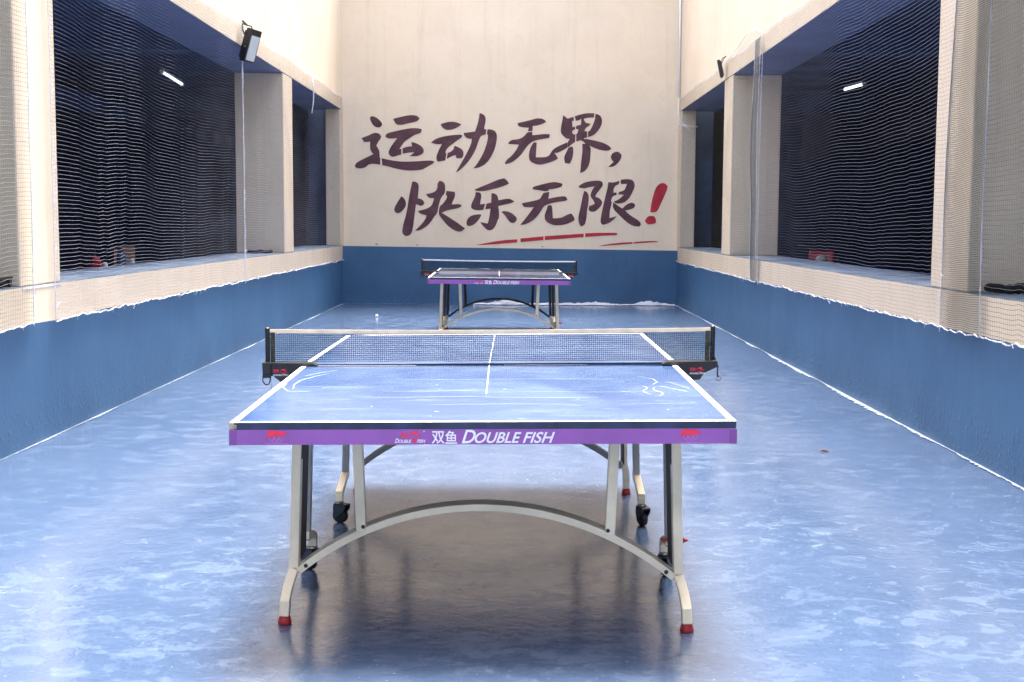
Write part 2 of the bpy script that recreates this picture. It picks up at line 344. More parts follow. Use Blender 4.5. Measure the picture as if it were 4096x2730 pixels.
# ---------------------------------------------------------------- end wall with the painted slogan
bw = thing('end_wall', 'tall cream end wall with a blue painted foot and a two line painted slogan', 'wall', (0, YB, 0))
g = MB(); g.box(XL-.24, XR+.24, 0, .35, -.05, TOP+.9); g.build('wall_face', M['back'], bw)
GLYPHS = {
 'yun': [[(-2.431,3.031),(-2.403,3.045),(-2.368,3.038),(-2.326,3.018),(-2.278,2.980),(-2.246,2.942),(-2.236,2.915),(-2.247,2.884),(-2.278,2.864),(-2.317,2.863),(-2.355,2.876),(-2.390,2.907),(-2.417,2.952),(-2.435,3.000)],
  [(-2.059,3.002),(-1.956,3.030),(-1.796,3.065),(-1.684,3.059),(-1.646,3.031),(-1.632,3.007),(-1.657,2.976),(-1.691,2.959),(-1.789,2.938),(-1.922,2.907),(-1.985,2.907),(-2.023,2.930)],
  [(-2.188,2.718),(-2.174,2.756),(-2.146,2.774),(-1.992,2.813),(-1.782,2.855),(-1.664,2.856),(-1.597,2.839),(-1.601,2.804),(-1.615,2.776),(-1.713,2.748),(-1.797,2.693),(-1.881,2.637),(-1.916,2.581),(-1.958,2.522),(-1.927,2.519),(-1.927,2.432),(-1.979,2.418),(-2.049,2.394),(-2.091,2.394),(-2.119,2.421),(-2.137,2.449),(-2.129,2.497),(-2.091,2.567),(-1.992,2.695),(-2.062,2.688),(-2.118,2.684),(-2.167,2.698)],
  [(-1.909,2.529),(-1.832,2.558),(-1.755,2.565),(-1.765,2.634),(-1.685,2.614),(-1.608,2.572),(-1.573,2.528),(-1.561,2.493),(-1.570,2.455),(-1.616,2.424),(-1.672,2.403),(-1.797,2.405),(-1.755,2.433),(-1.717,2.468),(-1.797,2.464),(-1.906,2.444)],
  [(-2.573,2.692),(-2.468,2.731),(-2.383,2.773),(-2.328,2.778),(-2.279,2.759),(-2.254,2.718),(-2.265,2.683),(-2.300,2.635),(-2.334,2.572),(-2.308,2.531),(-2.283,2.483),(-2.280,2.382),(-2.270,2.375),(-2.270,2.264),(-2.372,2.280),(-2.435,2.277),(-2.470,2.260),(-2.519,2.215),(-2.618,2.200),(-2.677,2.221),(-2.684,2.245),(-2.666,2.287),(-2.603,2.329),(-2.483,2.385),(-2.382,2.437),(-2.413,2.468),(-2.437,2.520),(-2.434,2.634),(-2.531,2.627)],
  [(-2.249,2.369),(-2.064,2.331),(-1.924,2.315),(-1.714,2.319),(-1.532,2.335),(-1.434,2.336),(-1.392,2.317),(-1.413,2.286),(-1.490,2.244),(-1.546,2.212),(-1.588,2.188),(-1.728,2.173),(-1.868,2.176),(-2.036,2.207),(-2.134,2.237),(-2.239,2.258)]],
 'dong': [[(-1.292,2.919),(-1.210,2.949),(-1.112,2.962),(-1.028,2.952),(-0.952,2.918),(-1.014,2.872),(-1.084,2.841),(-1.154,2.828),(-1.203,2.832),(-1.259,2.864)],
  [(-1.447,2.622),(-1.391,2.674),(-1.301,2.709),(-1.189,2.736),(-1.049,2.751),(-0.958,2.755),(-0.939,2.742),(-0.951,2.707),(-1.021,2.662),(-1.105,2.596),(-1.168,2.550),(-1.206,2.495),(-1.210,2.460),(-1.196,2.453),(-1.213,2.339),(-1.266,2.328),(-1.322,2.318),(-1.346,2.328),(-1.360,2.369),(-1.353,2.425),(-1.315,2.515),(-1.269,2.602),(-1.356,2.597)],
  [(-1.175,2.460),(-1.126,2.478),(-1.084,2.513),(-1.066,2.575),(-1.014,2.558),(-0.951,2.527),(-0.923,2.489),(-0.916,2.448),(-0.926,2.399),(-0.958,2.371),(-1.036,2.378),(-1.042,2.421),(-1.084,2.421),(-1.192,2.362)],
  [(-0.659,3.102),(-0.603,3.085),(-0.565,3.043),(-0.558,2.995),(-0.568,2.933),(-0.587,2.847),(-0.548,2.840),(-0.560,2.759),(-0.623,2.743),(-0.651,2.712),(-0.686,2.622),(-0.720,2.518),(-0.776,2.414),(-0.853,2.303),(-0.944,2.212),(-1.013,2.156),(-1.038,2.149),(-1.014,2.198),(-0.944,2.316),(-0.874,2.441),(-0.825,2.538),(-0.790,2.628),(-0.784,2.691),(-0.833,2.690),(-0.881,2.711),(-0.909,2.745),(-0.918,2.780),(-0.732,2.805),(-0.700,2.898),(-0.673,2.995)],
  [(-0.529,2.842),(-0.470,2.841),(-0.414,2.820),(-0.386,2.782),(-0.375,2.727),(-0.382,2.651),(-0.406,2.540),(-0.454,2.429),(-0.510,2.339),(-0.573,2.276),(-0.650,2.234),(-0.699,2.219),(-0.762,2.213),(-0.720,2.255),(-0.664,2.338),(-0.594,2.463),(-0.553,2.574),(-0.525,2.685),(-0.522,2.760),(-0.543,2.761)]],
 'wu': [[(-0.047,2.943),(0.090,2.974),(0.202,3.002),(0.271,3.023),(0.341,3.019),(0.390,3.000),(0.417,2.972),(0.390,2.948),(0.328,2.924),(0.265,2.904),(0.202,2.901),(0.199,2.820),(0.121,2.816),(0.141,2.871),(0.035,2.877),(-0.028,2.894)],
  [(0.116,2.798),(0.197,2.806),(0.198,2.751),(0.301,2.761),(0.371,2.771),(0.479,2.768),(0.479,2.738),(0.469,2.709),(0.371,2.693),(0.267,2.671),(0.190,2.643),(0.128,2.591),(0.079,2.529),(0.024,2.445),(-0.046,2.376),(-0.115,2.324),(-0.185,2.292),(-0.245,2.285),(-0.241,2.313),(-0.214,2.354),(-0.130,2.424),(-0.061,2.514),(-0.019,2.598),(-0.082,2.603),(-0.197,2.610),(-0.180,2.642),(-0.138,2.673),(-0.082,2.680),(-0.013,2.689),(0.043,2.719),(0.085,2.757)],
  [(0.222,2.639),(0.270,2.630),(0.261,2.509),(0.256,2.395),(0.339,2.397),(0.415,2.399),(0.464,2.420),(0.492,2.455),(0.519,2.503),(0.561,2.545),(0.651,2.590),(0.767,2.641),(0.767,2.558),(0.722,2.525),(0.603,2.466),(0.555,2.469),(0.590,2.428),(0.615,2.379),(0.576,2.351),(0.479,2.313),(0.374,2.284),(0.304,2.277),(0.234,2.294),(0.171,2.328),(0.146,2.370),(0.143,2.432),(0.153,2.508),(0.177,2.571)]],
 'jie': [[(0.693,3.073),(0.767,3.019),(0.861,3.050),(0.870,2.988),(0.838,2.981),(0.848,2.883),(0.890,2.892),(0.887,2.844),(0.846,2.826),(0.842,2.795),(0.867,2.766),(0.895,2.768),(0.891,2.678),(0.893,2.650),(0.827,2.602),(0.806,2.581),(0.770,2.553),(0.769,2.643),(0.805,2.688),(0.791,2.695),(0.742,2.705),(0.686,2.753),(0.661,2.794),(0.656,2.842),(0.667,2.925),(0.687,3.015)],
  [(0.880,3.057),(0.968,3.085),(1.073,3.108),(1.201,3.107),(1.188,3.038),(1.108,3.038),(1.028,3.020),(1.039,2.982),(1.067,2.951),(1.137,2.941),(1.117,2.903),(1.068,2.879),(1.037,2.824),(1.083,2.813),(1.087,2.720),(1.035,2.709),(1.035,2.694),(1.084,2.694),(1.182,2.676),(1.287,2.652),(1.364,2.628),(1.441,2.587),(1.469,2.556),(1.480,2.536),(1.428,2.506),(1.323,2.514),(1.239,2.538),(1.124,2.589),(1.145,2.551),(1.146,2.479),(1.137,2.340),(1.117,2.271),(1.082,2.208),(1.034,2.166),(0.978,2.147),(0.987,2.270),(1.000,2.409),(1.013,2.513),(1.007,2.616),(1.064,2.617),(1.008,2.665),(0.969,2.675),(0.931,2.657),(0.910,2.657),(0.907,2.768),(0.926,2.785),(0.943,2.847),(0.905,2.854),(0.901,2.892),(0.928,2.913),(0.983,2.920),(0.987,3.016),(0.941,2.989),(0.900,2.985)],
  [(1.220,3.097),(1.268,3.087),(1.306,3.056),(1.325,3.004),(1.318,2.928),(1.284,2.859),(1.229,2.790),(1.174,2.748),(1.101,2.724),(1.097,2.810),(1.124,2.824),(1.152,2.866),(1.186,2.942),(1.216,3.035),(1.206,3.038)],
  [(0.810,2.567),(0.848,2.571),(0.864,2.546),(0.863,2.457),(0.850,2.387),(0.812,2.297),(0.728,2.307),(0.713,2.393),(0.737,2.456),(0.768,2.518),(0.784,2.553)]],
 'comma': [[(1.575,2.495),(1.610,2.484),(1.647,2.443),(1.639,2.384),(1.605,2.329),(1.550,2.273),(1.501,2.248),(1.431,2.248),(1.473,2.286),(1.521,2.328),(1.486,2.363),(1.470,2.404),(1.485,2.453),(1.526,2.484)]],
 'kuai': [[(-1.931,1.758),(-1.891,1.731),(-1.863,1.686),(-1.853,1.630),(-1.867,1.581),(-1.905,1.532),(-1.948,1.493),(-1.990,1.479),(-2.032,1.496),(-2.048,1.538),(-2.039,1.580),(-1.996,1.657),(-1.954,1.720)],
  [(-1.750,1.996),(-1.708,1.996),(-1.666,1.976),(-1.646,1.931),(-1.649,1.847),(-1.663,1.728),(-1.610,1.715),(-1.572,1.691),(-1.554,1.645),(-1.579,1.610),(-1.617,1.602),(-1.659,1.620),(-1.691,1.631),(-1.702,1.554),(-1.720,1.414),(-1.737,1.274),(-1.755,1.183),(-1.787,1.134),(-1.836,1.109),(-1.878,1.116),(-1.914,1.154),(-1.917,1.203),(-1.899,1.308),(-1.864,1.420),(-1.835,1.553),(-1.810,1.714),(-1.785,1.846)],
  [(-1.308,2.009),(-1.266,2.005),(-1.231,1.974),(-1.216,1.933),(-1.216,1.814),(-1.273,1.751),(-1.301,1.688),(-1.322,1.605),(-1.344,1.486),(-1.393,1.430),(-1.442,1.352),(-1.505,1.282),(-1.576,1.233),(-1.639,1.204),(-1.706,1.199),(-1.660,1.246),(-1.590,1.317),(-1.540,1.387),(-1.519,1.450),(-1.561,1.460),(-1.632,1.481),(-1.661,1.519),(-1.554,1.546),(-1.484,1.572),(-1.435,1.611),(-1.410,1.674),(-1.396,1.728),(-1.470,1.731),(-1.512,1.764),(-1.524,1.795),(-1.442,1.810),(-1.372,1.841),(-1.343,1.890),(-1.340,1.974)],
  [(-1.195,1.848),(-1.059,1.833),(-1.052,1.759),(-1.087,1.690),(-1.112,1.627),(-1.035,1.634),(-0.979,1.634),(-0.945,1.610),(-0.964,1.586),(-1.035,1.561),(-1.175,1.536),(-1.273,1.493),(-1.147,1.417),(-1.020,1.334),(-0.890,1.240),(-0.929,1.208),(-0.964,1.187),(-1.020,1.190),(-1.098,1.228),(-1.182,1.291),(-1.259,1.381),(-1.322,1.465),(-1.319,1.535),(-1.301,1.605),(-1.259,1.633),(-1.210,1.696),(-1.186,1.738),(-1.188,1.773),(-1.207,1.783)]],
 'le': [[(-0.735,1.872),(-0.619,1.922),(-0.479,1.978),(-0.353,2.034),(-0.255,2.056),(-0.213,2.025),(-0.177,1.973),(-0.226,1.945),(-0.338,1.906),(-0.478,1.870),(-0.583,1.847),(-0.653,1.845),(-0.724,1.852)],
  [(-0.721,1.829),(-0.653,1.826),(-0.632,1.803),(-0.625,1.755),(-0.639,1.692),(-0.646,1.633),(-0.565,1.642),(-0.589,1.546),(-0.653,1.535),(-0.737,1.541),(-0.786,1.566),(-0.797,1.600),(-0.779,1.663),(-0.737,1.740),(-0.723,1.789)],
  [(-0.461,1.815),(-0.415,1.811),(-0.373,1.784),(-0.355,1.749),(-0.348,1.700),(-0.267,1.716),(-0.176,1.728),(-0.127,1.708),(-0.088,1.681),(-0.141,1.653),(-0.232,1.635),(-0.351,1.606),(-0.337,1.526),(-0.336,1.411),(-0.357,1.386),(-0.378,1.316),(-0.413,1.253),(-0.448,1.221),(-0.497,1.207),(-0.539,1.224),(-0.596,1.280),(-0.645,1.343),(-0.522,1.322),(-0.498,1.413),(-0.477,1.564),(-0.565,1.553),(-0.541,1.644),(-0.467,1.661)],
  [(-0.624,1.469),(-0.652,1.406),(-0.701,1.342),(-0.757,1.297),(-0.820,1.277),(-0.859,1.293),(-0.871,1.327),(-0.856,1.391),(-0.807,1.440),(-0.744,1.461),(-0.687,1.470)],
  [(-0.299,1.512),(-0.266,1.526),(-0.210,1.523),(-0.140,1.499),(-0.084,1.457),(-0.047,1.416),(-0.047,1.381),(-0.076,1.342),(-0.122,1.331),(-0.160,1.349),(-0.196,1.394),(-0.245,1.464)]],
 'wu_second': [[(0.205,1.881),(0.215,1.916),(0.257,1.933),(0.376,1.965),(0.515,1.997),(0.592,1.999),(0.689,1.974),(0.689,1.946),(0.670,1.918),(0.551,1.889),(0.471,1.879),(0.467,1.858),(0.397,1.849),(0.383,1.856)],
  [(0.384,1.822),(0.478,1.840),(0.475,1.781),(0.463,1.729),(0.594,1.757),(0.727,1.774),(0.756,1.755),(0.777,1.720),(0.742,1.693),(0.623,1.681),(0.525,1.659),(0.434,1.631),(0.385,1.599),(0.344,1.522),(0.274,1.431),(0.205,1.368),(0.100,1.312),(0.008,1.303),(0.064,1.367),(0.155,1.487),(0.231,1.593),(0.161,1.588),(0.077,1.591),(0.052,1.612),(0.033,1.653),(0.153,1.678),(0.321,1.714),(0.356,1.774)],
  [(0.459,1.621),(0.511,1.628),(0.527,1.600),(0.533,1.530),(0.541,1.412),(0.625,1.414),(0.696,1.427),(0.765,1.469),(0.842,1.492),(0.867,1.459),(0.892,1.421),(0.896,1.386),(0.858,1.361),(0.767,1.319),(0.662,1.299),(0.556,1.300),(0.486,1.324),(0.426,1.369),(0.408,1.404),(0.406,1.474),(0.435,1.544)]],
 'xian': [[(0.950,1.918),(0.973,1.949),(1.050,1.996),(1.166,2.019),(1.275,2.028),(1.330,2.013),(1.353,1.966),(1.338,1.928),(1.292,1.873),(1.246,1.811),(1.227,1.766),(1.294,1.742),(1.333,1.703),(1.345,1.665),(1.319,1.610),(1.273,1.564),(1.219,1.521),(1.156,1.524),(1.121,1.551),(1.132,1.617),(1.186,1.629),(1.221,1.656),(1.201,1.703),(1.157,1.757),(1.149,1.795),(1.168,1.857),(1.214,1.931),(1.136,1.923),(1.035,1.895)],
  [(1.047,1.860),(1.090,1.845),(1.118,1.795),(1.124,1.733),(1.112,1.617),(1.097,1.547),(1.091,1.439),(1.072,1.337),(1.053,1.302),(0.999,1.281),(0.971,1.321),(0.955,1.383),(0.958,1.461),(0.984,1.562),(1.006,1.686),(1.025,1.779)],
  [(1.439,2.002),(1.524,1.994),(1.621,2.026),(1.608,1.968),(1.556,1.948),(1.525,1.898),(1.522,1.830),(1.553,1.838),(1.575,1.828),(1.573,1.797),(1.511,1.774),(1.489,1.720),(1.485,1.689),(1.499,1.681),(1.482,1.596),(1.466,1.534),(1.463,1.421),(1.516,1.433),(1.582,1.453),(1.539,1.402),(1.485,1.359),(1.439,1.332),(1.361,1.309),(1.330,1.331),(1.316,1.362),(1.328,1.463),(1.358,1.618),(1.387,1.750),(1.417,1.866)],
  [(1.640,2.041),(1.710,2.052),(1.795,2.050),(1.842,2.027),(1.866,1.977),(1.867,1.923),(1.837,1.853),(1.799,1.775),(1.753,1.713),(1.684,1.666),(1.606,1.654),(1.560,1.660),(1.530,1.689),(1.582,1.708),(1.636,1.744),(1.690,1.794),(1.667,1.804),(1.597,1.804),(1.616,1.844),(1.697,1.868),(1.720,1.914),(1.742,1.976),(1.637,1.975)],
  [(1.520,1.677),(1.556,1.653),(1.607,1.616),(1.670,1.577),(1.739,1.643),(1.816,1.675),(1.863,1.660),(1.881,1.629),(1.864,1.590),(1.795,1.558),(1.717,1.546),(1.756,1.504),(1.827,1.450),(1.906,1.404),(1.961,1.362),(1.979,1.319),(1.954,1.288),(1.892,1.286),(1.814,1.310),(1.735,1.364),(1.609,1.480),(1.514,1.580)]],
 'exclaim': [[(2.278,1.983),(2.325,1.994),(2.364,1.983),(2.403,1.941),(2.389,1.871),(2.344,1.763),(2.284,1.631),(2.246,1.545),(2.200,1.514),(2.126,1.521),(2.136,1.630),(2.165,1.777),(2.202,1.893),(2.240,1.955)],
  [(2.147,1.460),(2.193,1.452),(2.221,1.406),(2.222,1.347),(2.180,1.328),(2.102,1.318),(2.063,1.343),(2.040,1.377),(2.069,1.428),(2.100,1.455)]],
 'under': [[(-0.702,0.975),(-0.301,1.050),(-0.039,1.068),(-0.039,1.019),(-0.301,0.994),(-0.641,0.970)],
  [(0.014,1.080),(0.391,1.119),(0.391,1.058),(0.015,1.022)],
  [(0.410,1.121),(1.046,1.166),(1.046,1.110),(0.411,1.058)],
  [(1.070,1.170),(1.300,1.181),(1.566,1.182),(1.593,1.177),(1.586,1.144),(1.410,1.137),(1.071,1.112)]],
 'underthin': [[(1.291,0.961),(1.412,0.993),(1.646,1.022),(1.845,1.032),(1.845,1.007),(1.646,0.990),(1.412,0.972)],
  [(1.864,1.032),(2.036,1.047),(2.223,1.052),(2.274,1.042),(2.223,1.034),(2.036,1.022),(1.865,1.009)]],
}

for key, polys in GLYPHS.items():
    m = MB()
    for p in polys: m.flat(p, -.004)
    m.map(lambda x, y, z: (x, y, z))
    if key.startswith('under'): nm, mt = 'painted_underline', M['stencil_red']
    elif key == 'exclaim': nm, mt = 'painted_exclamation_mark', M['stencil_red']
    elif key == 'comma': nm, mt = 'painted_comma', M['stencil']
    else: nm, mt = 'painted_character', M['stencil']
    m.build(nm, mt, bw, tri=True)
# small chips and a stub of old paper at the foot of the slogan
m = MB()
for x, z, w in ((-2.36, .985, .05), (-1.69, .975, .03), (.36, .955, .03)): m.prism([(x, z), (x+w, z-.004), (x+w*.9, z-.014), (x+.006, z-.012)], -.006, 0)
m.build('paint_chip', M['hall_grey'], bw)

# ---------------------------------------------------------------- side walls
def side_wall(s, X, label):
    w = thing('courtyard_wall', label, 'wall', (X, 0, 0))
    MB().box(0, s*T, Y0, YB-.002, -.05, SILL-.006).build('parapet', M['side'], w)
    MB().box(s*.004, s*(T-.004), Y0, YB-.004, SILL-.006, SILL).build('sill', M['sill'], w)
    for a, b, d in ((-1.0, -.35, T), (7.32, 7.97, T), (15.63, 16.25, T), (20.52, YB-.003, .24)):
        MB().box(s*.002, s*(d-.002), a, b, SILL, BEAM-.0065).build('column', M['plaster'], w, bevel=.012)
    MB().box(0, s*T, Y0, YB-.002, BEAM, TOP).build('upper_wall', M['plaster'], w)
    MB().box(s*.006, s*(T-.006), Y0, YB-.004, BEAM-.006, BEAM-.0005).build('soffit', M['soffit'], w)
    return w
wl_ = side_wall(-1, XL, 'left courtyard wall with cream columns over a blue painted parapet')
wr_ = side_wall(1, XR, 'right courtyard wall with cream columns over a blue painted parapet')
# white joint lines across the bare near columns at sill height
for w, s in ((wl_, 1),):
    MB().box(s*.0, s*.004, 7.34, 7.955, .932, .946).build('joint_line', M['line'], w)
# flaked patch of yellow render showing at the right parapet
# ---------------------------------------------------------------- dark halls behind the openings
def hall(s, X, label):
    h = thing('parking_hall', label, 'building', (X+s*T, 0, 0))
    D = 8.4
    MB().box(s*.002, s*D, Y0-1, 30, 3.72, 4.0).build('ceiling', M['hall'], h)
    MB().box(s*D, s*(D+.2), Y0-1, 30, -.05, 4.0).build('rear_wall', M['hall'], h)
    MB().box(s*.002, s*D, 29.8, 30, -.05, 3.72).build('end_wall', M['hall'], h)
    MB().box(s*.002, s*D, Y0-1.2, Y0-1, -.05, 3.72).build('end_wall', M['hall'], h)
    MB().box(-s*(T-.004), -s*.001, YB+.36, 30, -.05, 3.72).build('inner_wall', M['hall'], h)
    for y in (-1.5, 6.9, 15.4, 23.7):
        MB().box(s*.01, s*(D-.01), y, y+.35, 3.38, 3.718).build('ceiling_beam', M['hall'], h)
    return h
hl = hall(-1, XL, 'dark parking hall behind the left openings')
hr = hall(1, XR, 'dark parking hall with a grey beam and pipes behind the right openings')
MB().box(3.1, 3.35, Y0, 29.7, 2.72, 3.02).build('long_beam', M['hall_grey'], hr)
MB().box(3.36, 3.46, Y0, 29.7, 3.02, 3.715).build('bulkhead', M['hall_grey'], hr)
for y, r in ((9.2, .05), (10.0, .07), (11.4, .09), (12.9, .03), (14.0, .03)):
    MB().tube([(3.27, y, 3.03), (3.27, y, 3.71)], r*.8, 8).build('pipe', M['hall_dark'], hr, smooth=True)
MB().box(-3.4, -3.15, Y0, 29.7, 3.0, 3.28).build('long_beam', M['hall'], hl)

def tube_lamp(label, x, y0, y1, z0, z1, grp='lit tube lamps in the dark halls'):
    c = Vector((x, (y0+y1)/2, (z0+z1)/2)); r = thing('tube_lamp', label, 'ceiling lamp', c, 0, grp)
    a = Vector((x, y0, z0))-c; b = Vector((x, y1, z1))-c
    MB().tube([a, b], .017, 10).build('tube', M['tube_light'], r, smooth=True)
    d = (b-a).normalized()
    for p, q in ((a-d*.05, a), (b, b+d*.05)): MB().tube([p, q], .024, 8).build('end_cap', M['pipe'], r)
    m = MB(); m.tube([a+Vector((0, 0, .035)), b+Vector((0, 0, .035))], .015, 4); m.build('batten', M['hall_grey'], r)
    for p in (a*.7, b*.7): MB().tube([p+Vector((0, 0, .04)), (p.x, p.y, 3.71-c.z)], .004, 4).build('hanging_wire', M['hall_dark'], r)
tube_lamp('lit tube lamp hanging in the dark hall behind the left opening', -4.5, 16.1, 17.0, 3.20, 3.15)
tube_lamp('lit tube lamp hanging in the dark hall behind the right opening', 4.3, 16.1, 17.0, 3.09, 3.12)

# ---------------------------------------------------------------- parked scooters and carton inside the halls
def scooter(label, x, y, rz, paint, tail=False):
    r = thing('parked_scooter', label, 'scooter', (x, y, 0), rz, 'scooters parked in the halls')
    for yy in (-.62, .62):
        m = MB(); prof = [(.13, -.045), (.20, -.05), (.235, -.03), (.24, 0), (.235, .03), (.20, .05), (.13, .045)]
        m.lathe(prof, (0, yy, .24), 24, 'x'); w = m.build('wheel', M['rubber'], r, smooth=True)
        MB().lathe([(.02, -.055), (.125, -.04), (.125, .04), (.02, .055)], (0, yy, .24), 16, 'x').build('hub', M['chrome'], w, smooth=True)
    m = MB(); m.prism([(-.95, .55), (-.80, .80), (-.2, .74), (-.12, .45), (.32, .30), (.30, .22), (-.35, .22), (-.55, .42)], -.13, .13)
    m.map(lambda a, b, c: (b, a, c)).build('body', paint, r, bevel=.03)
    m = MB(); m.prism([(.30, .25), (.42, .25), (.50, .62), (.46, .98), (.38, 1.0), (.34, .6)], -.17, .17)
    m.map(lambda a, b, c: (b, a, c)).build('front_shield', paint, r, bevel=.03)
    m = MB(); m.prism([(-.82, .80), (-.75, .87), (-.30, .85), (-.14, .80), (-.18, .75), (-.78, .76)], -.12, .12)
    m.map(lambda a, b, c: (b, a, c)).build('seat', M['black'], r, bevel=.02)
    m = MB(); m.tube([(-.32, .34, 1.06), (-.15, .40, 1.03), (0, .42, 1.0), (.15, .40, 1.03), (.32, .34, 1.06)], .018, 8); m.tube([(0, .62, .26), (0, .42, 1.0)], .025, 8); m.build('handlebar', M['black'], r, smooth=True)
    MB().lathe([(.02, 0), (.075, .01), (.07, .05)], (0, .50, .86), 16, 'y').build('headlight', M['lamp_lens'], r, smooth=True)
    MB().box(-.07, .07, -.97, -.93, .62, .70).build('tail_light', M['tail_light'] if tail else M['scooter_red'], r, bevel=.01)
    return r
scooter('red scooter in the dark hall near the first left column', -4.55, 12.2, R(-60), M['scooter_red'])
scooter('grey blue scooter in the dark hall beside the red one on the left', -4.75, 13.7, R(-70), M['scooter_blue'])
scooter('scooter with its red tail lamp lit in the dark right hall', 4.15, 17.2, R(160), M['scooter_red'], True)
ct = thing('cardboard_box', 'tall tan cardboard box in the dark left hall beyond the scooters', 'box', (-4.75, 15.2, -.012), R(18))
MB().box(-.12, .12, -.22, .22, 0, 1.04).build('carton_body', M['carton'], ct, bevel=.006)
m = MB(); m.prism([(-.12, 1.04), (-.22, .98), (-.22, .985), (-.12, 1.047)], -.22, .22); m.build('flap', M['carton'], ct)

# ================================================================ TABLES
def text_mesh(body, shear=0, offset=0):
    cu = bpy.data.curves.new('t', 'FONT'); cu.body = body; cu.shear = shear; cu.offset = offset; cu.size = 1; cu.resolution_u = 4
    o = bpy.data.objects.new('t', cu); COL.objects.link(o); bpy.context.view_layer.update()
    me = bpy.data.meshes.new_from_object(o.evaluated_get(bpy.context.evaluated_depsgraph_get()))
    vs = [tuple(v.co) for v in me.vertices]; fs = [tuple(p.vertices) for p in me.polygons]
    bpy.data.objects.remove(o); bpy.data.curves.remove(cu); bpy.data.meshes.remove(me)
    return vs, fs
_tc = {}
def put_text(m, body, x0, x1, z0, z1, y, shear=0, offset=0, mi=0):
    k = (body, shear, offset)
    if k not in _tc: _tc[k] = text_mesh(body, shear, offset)
    vs, fs = _tc[k]
    ax = min(v[0] for v in vs); bx = max(v[0] for v in vs); az = min(v[1] for v in vs); bz = max(v[1] for v in vs)
    b = len(m.v)
    m.v += [(x0+(v[0]-ax)/(bx-ax)*(x1-x0), y, z0+(v[1]-az)/(bz-az)*(z1-z0)) for v in vs]
    for f in fs: m.face(tuple(b+i for i in f), mi)

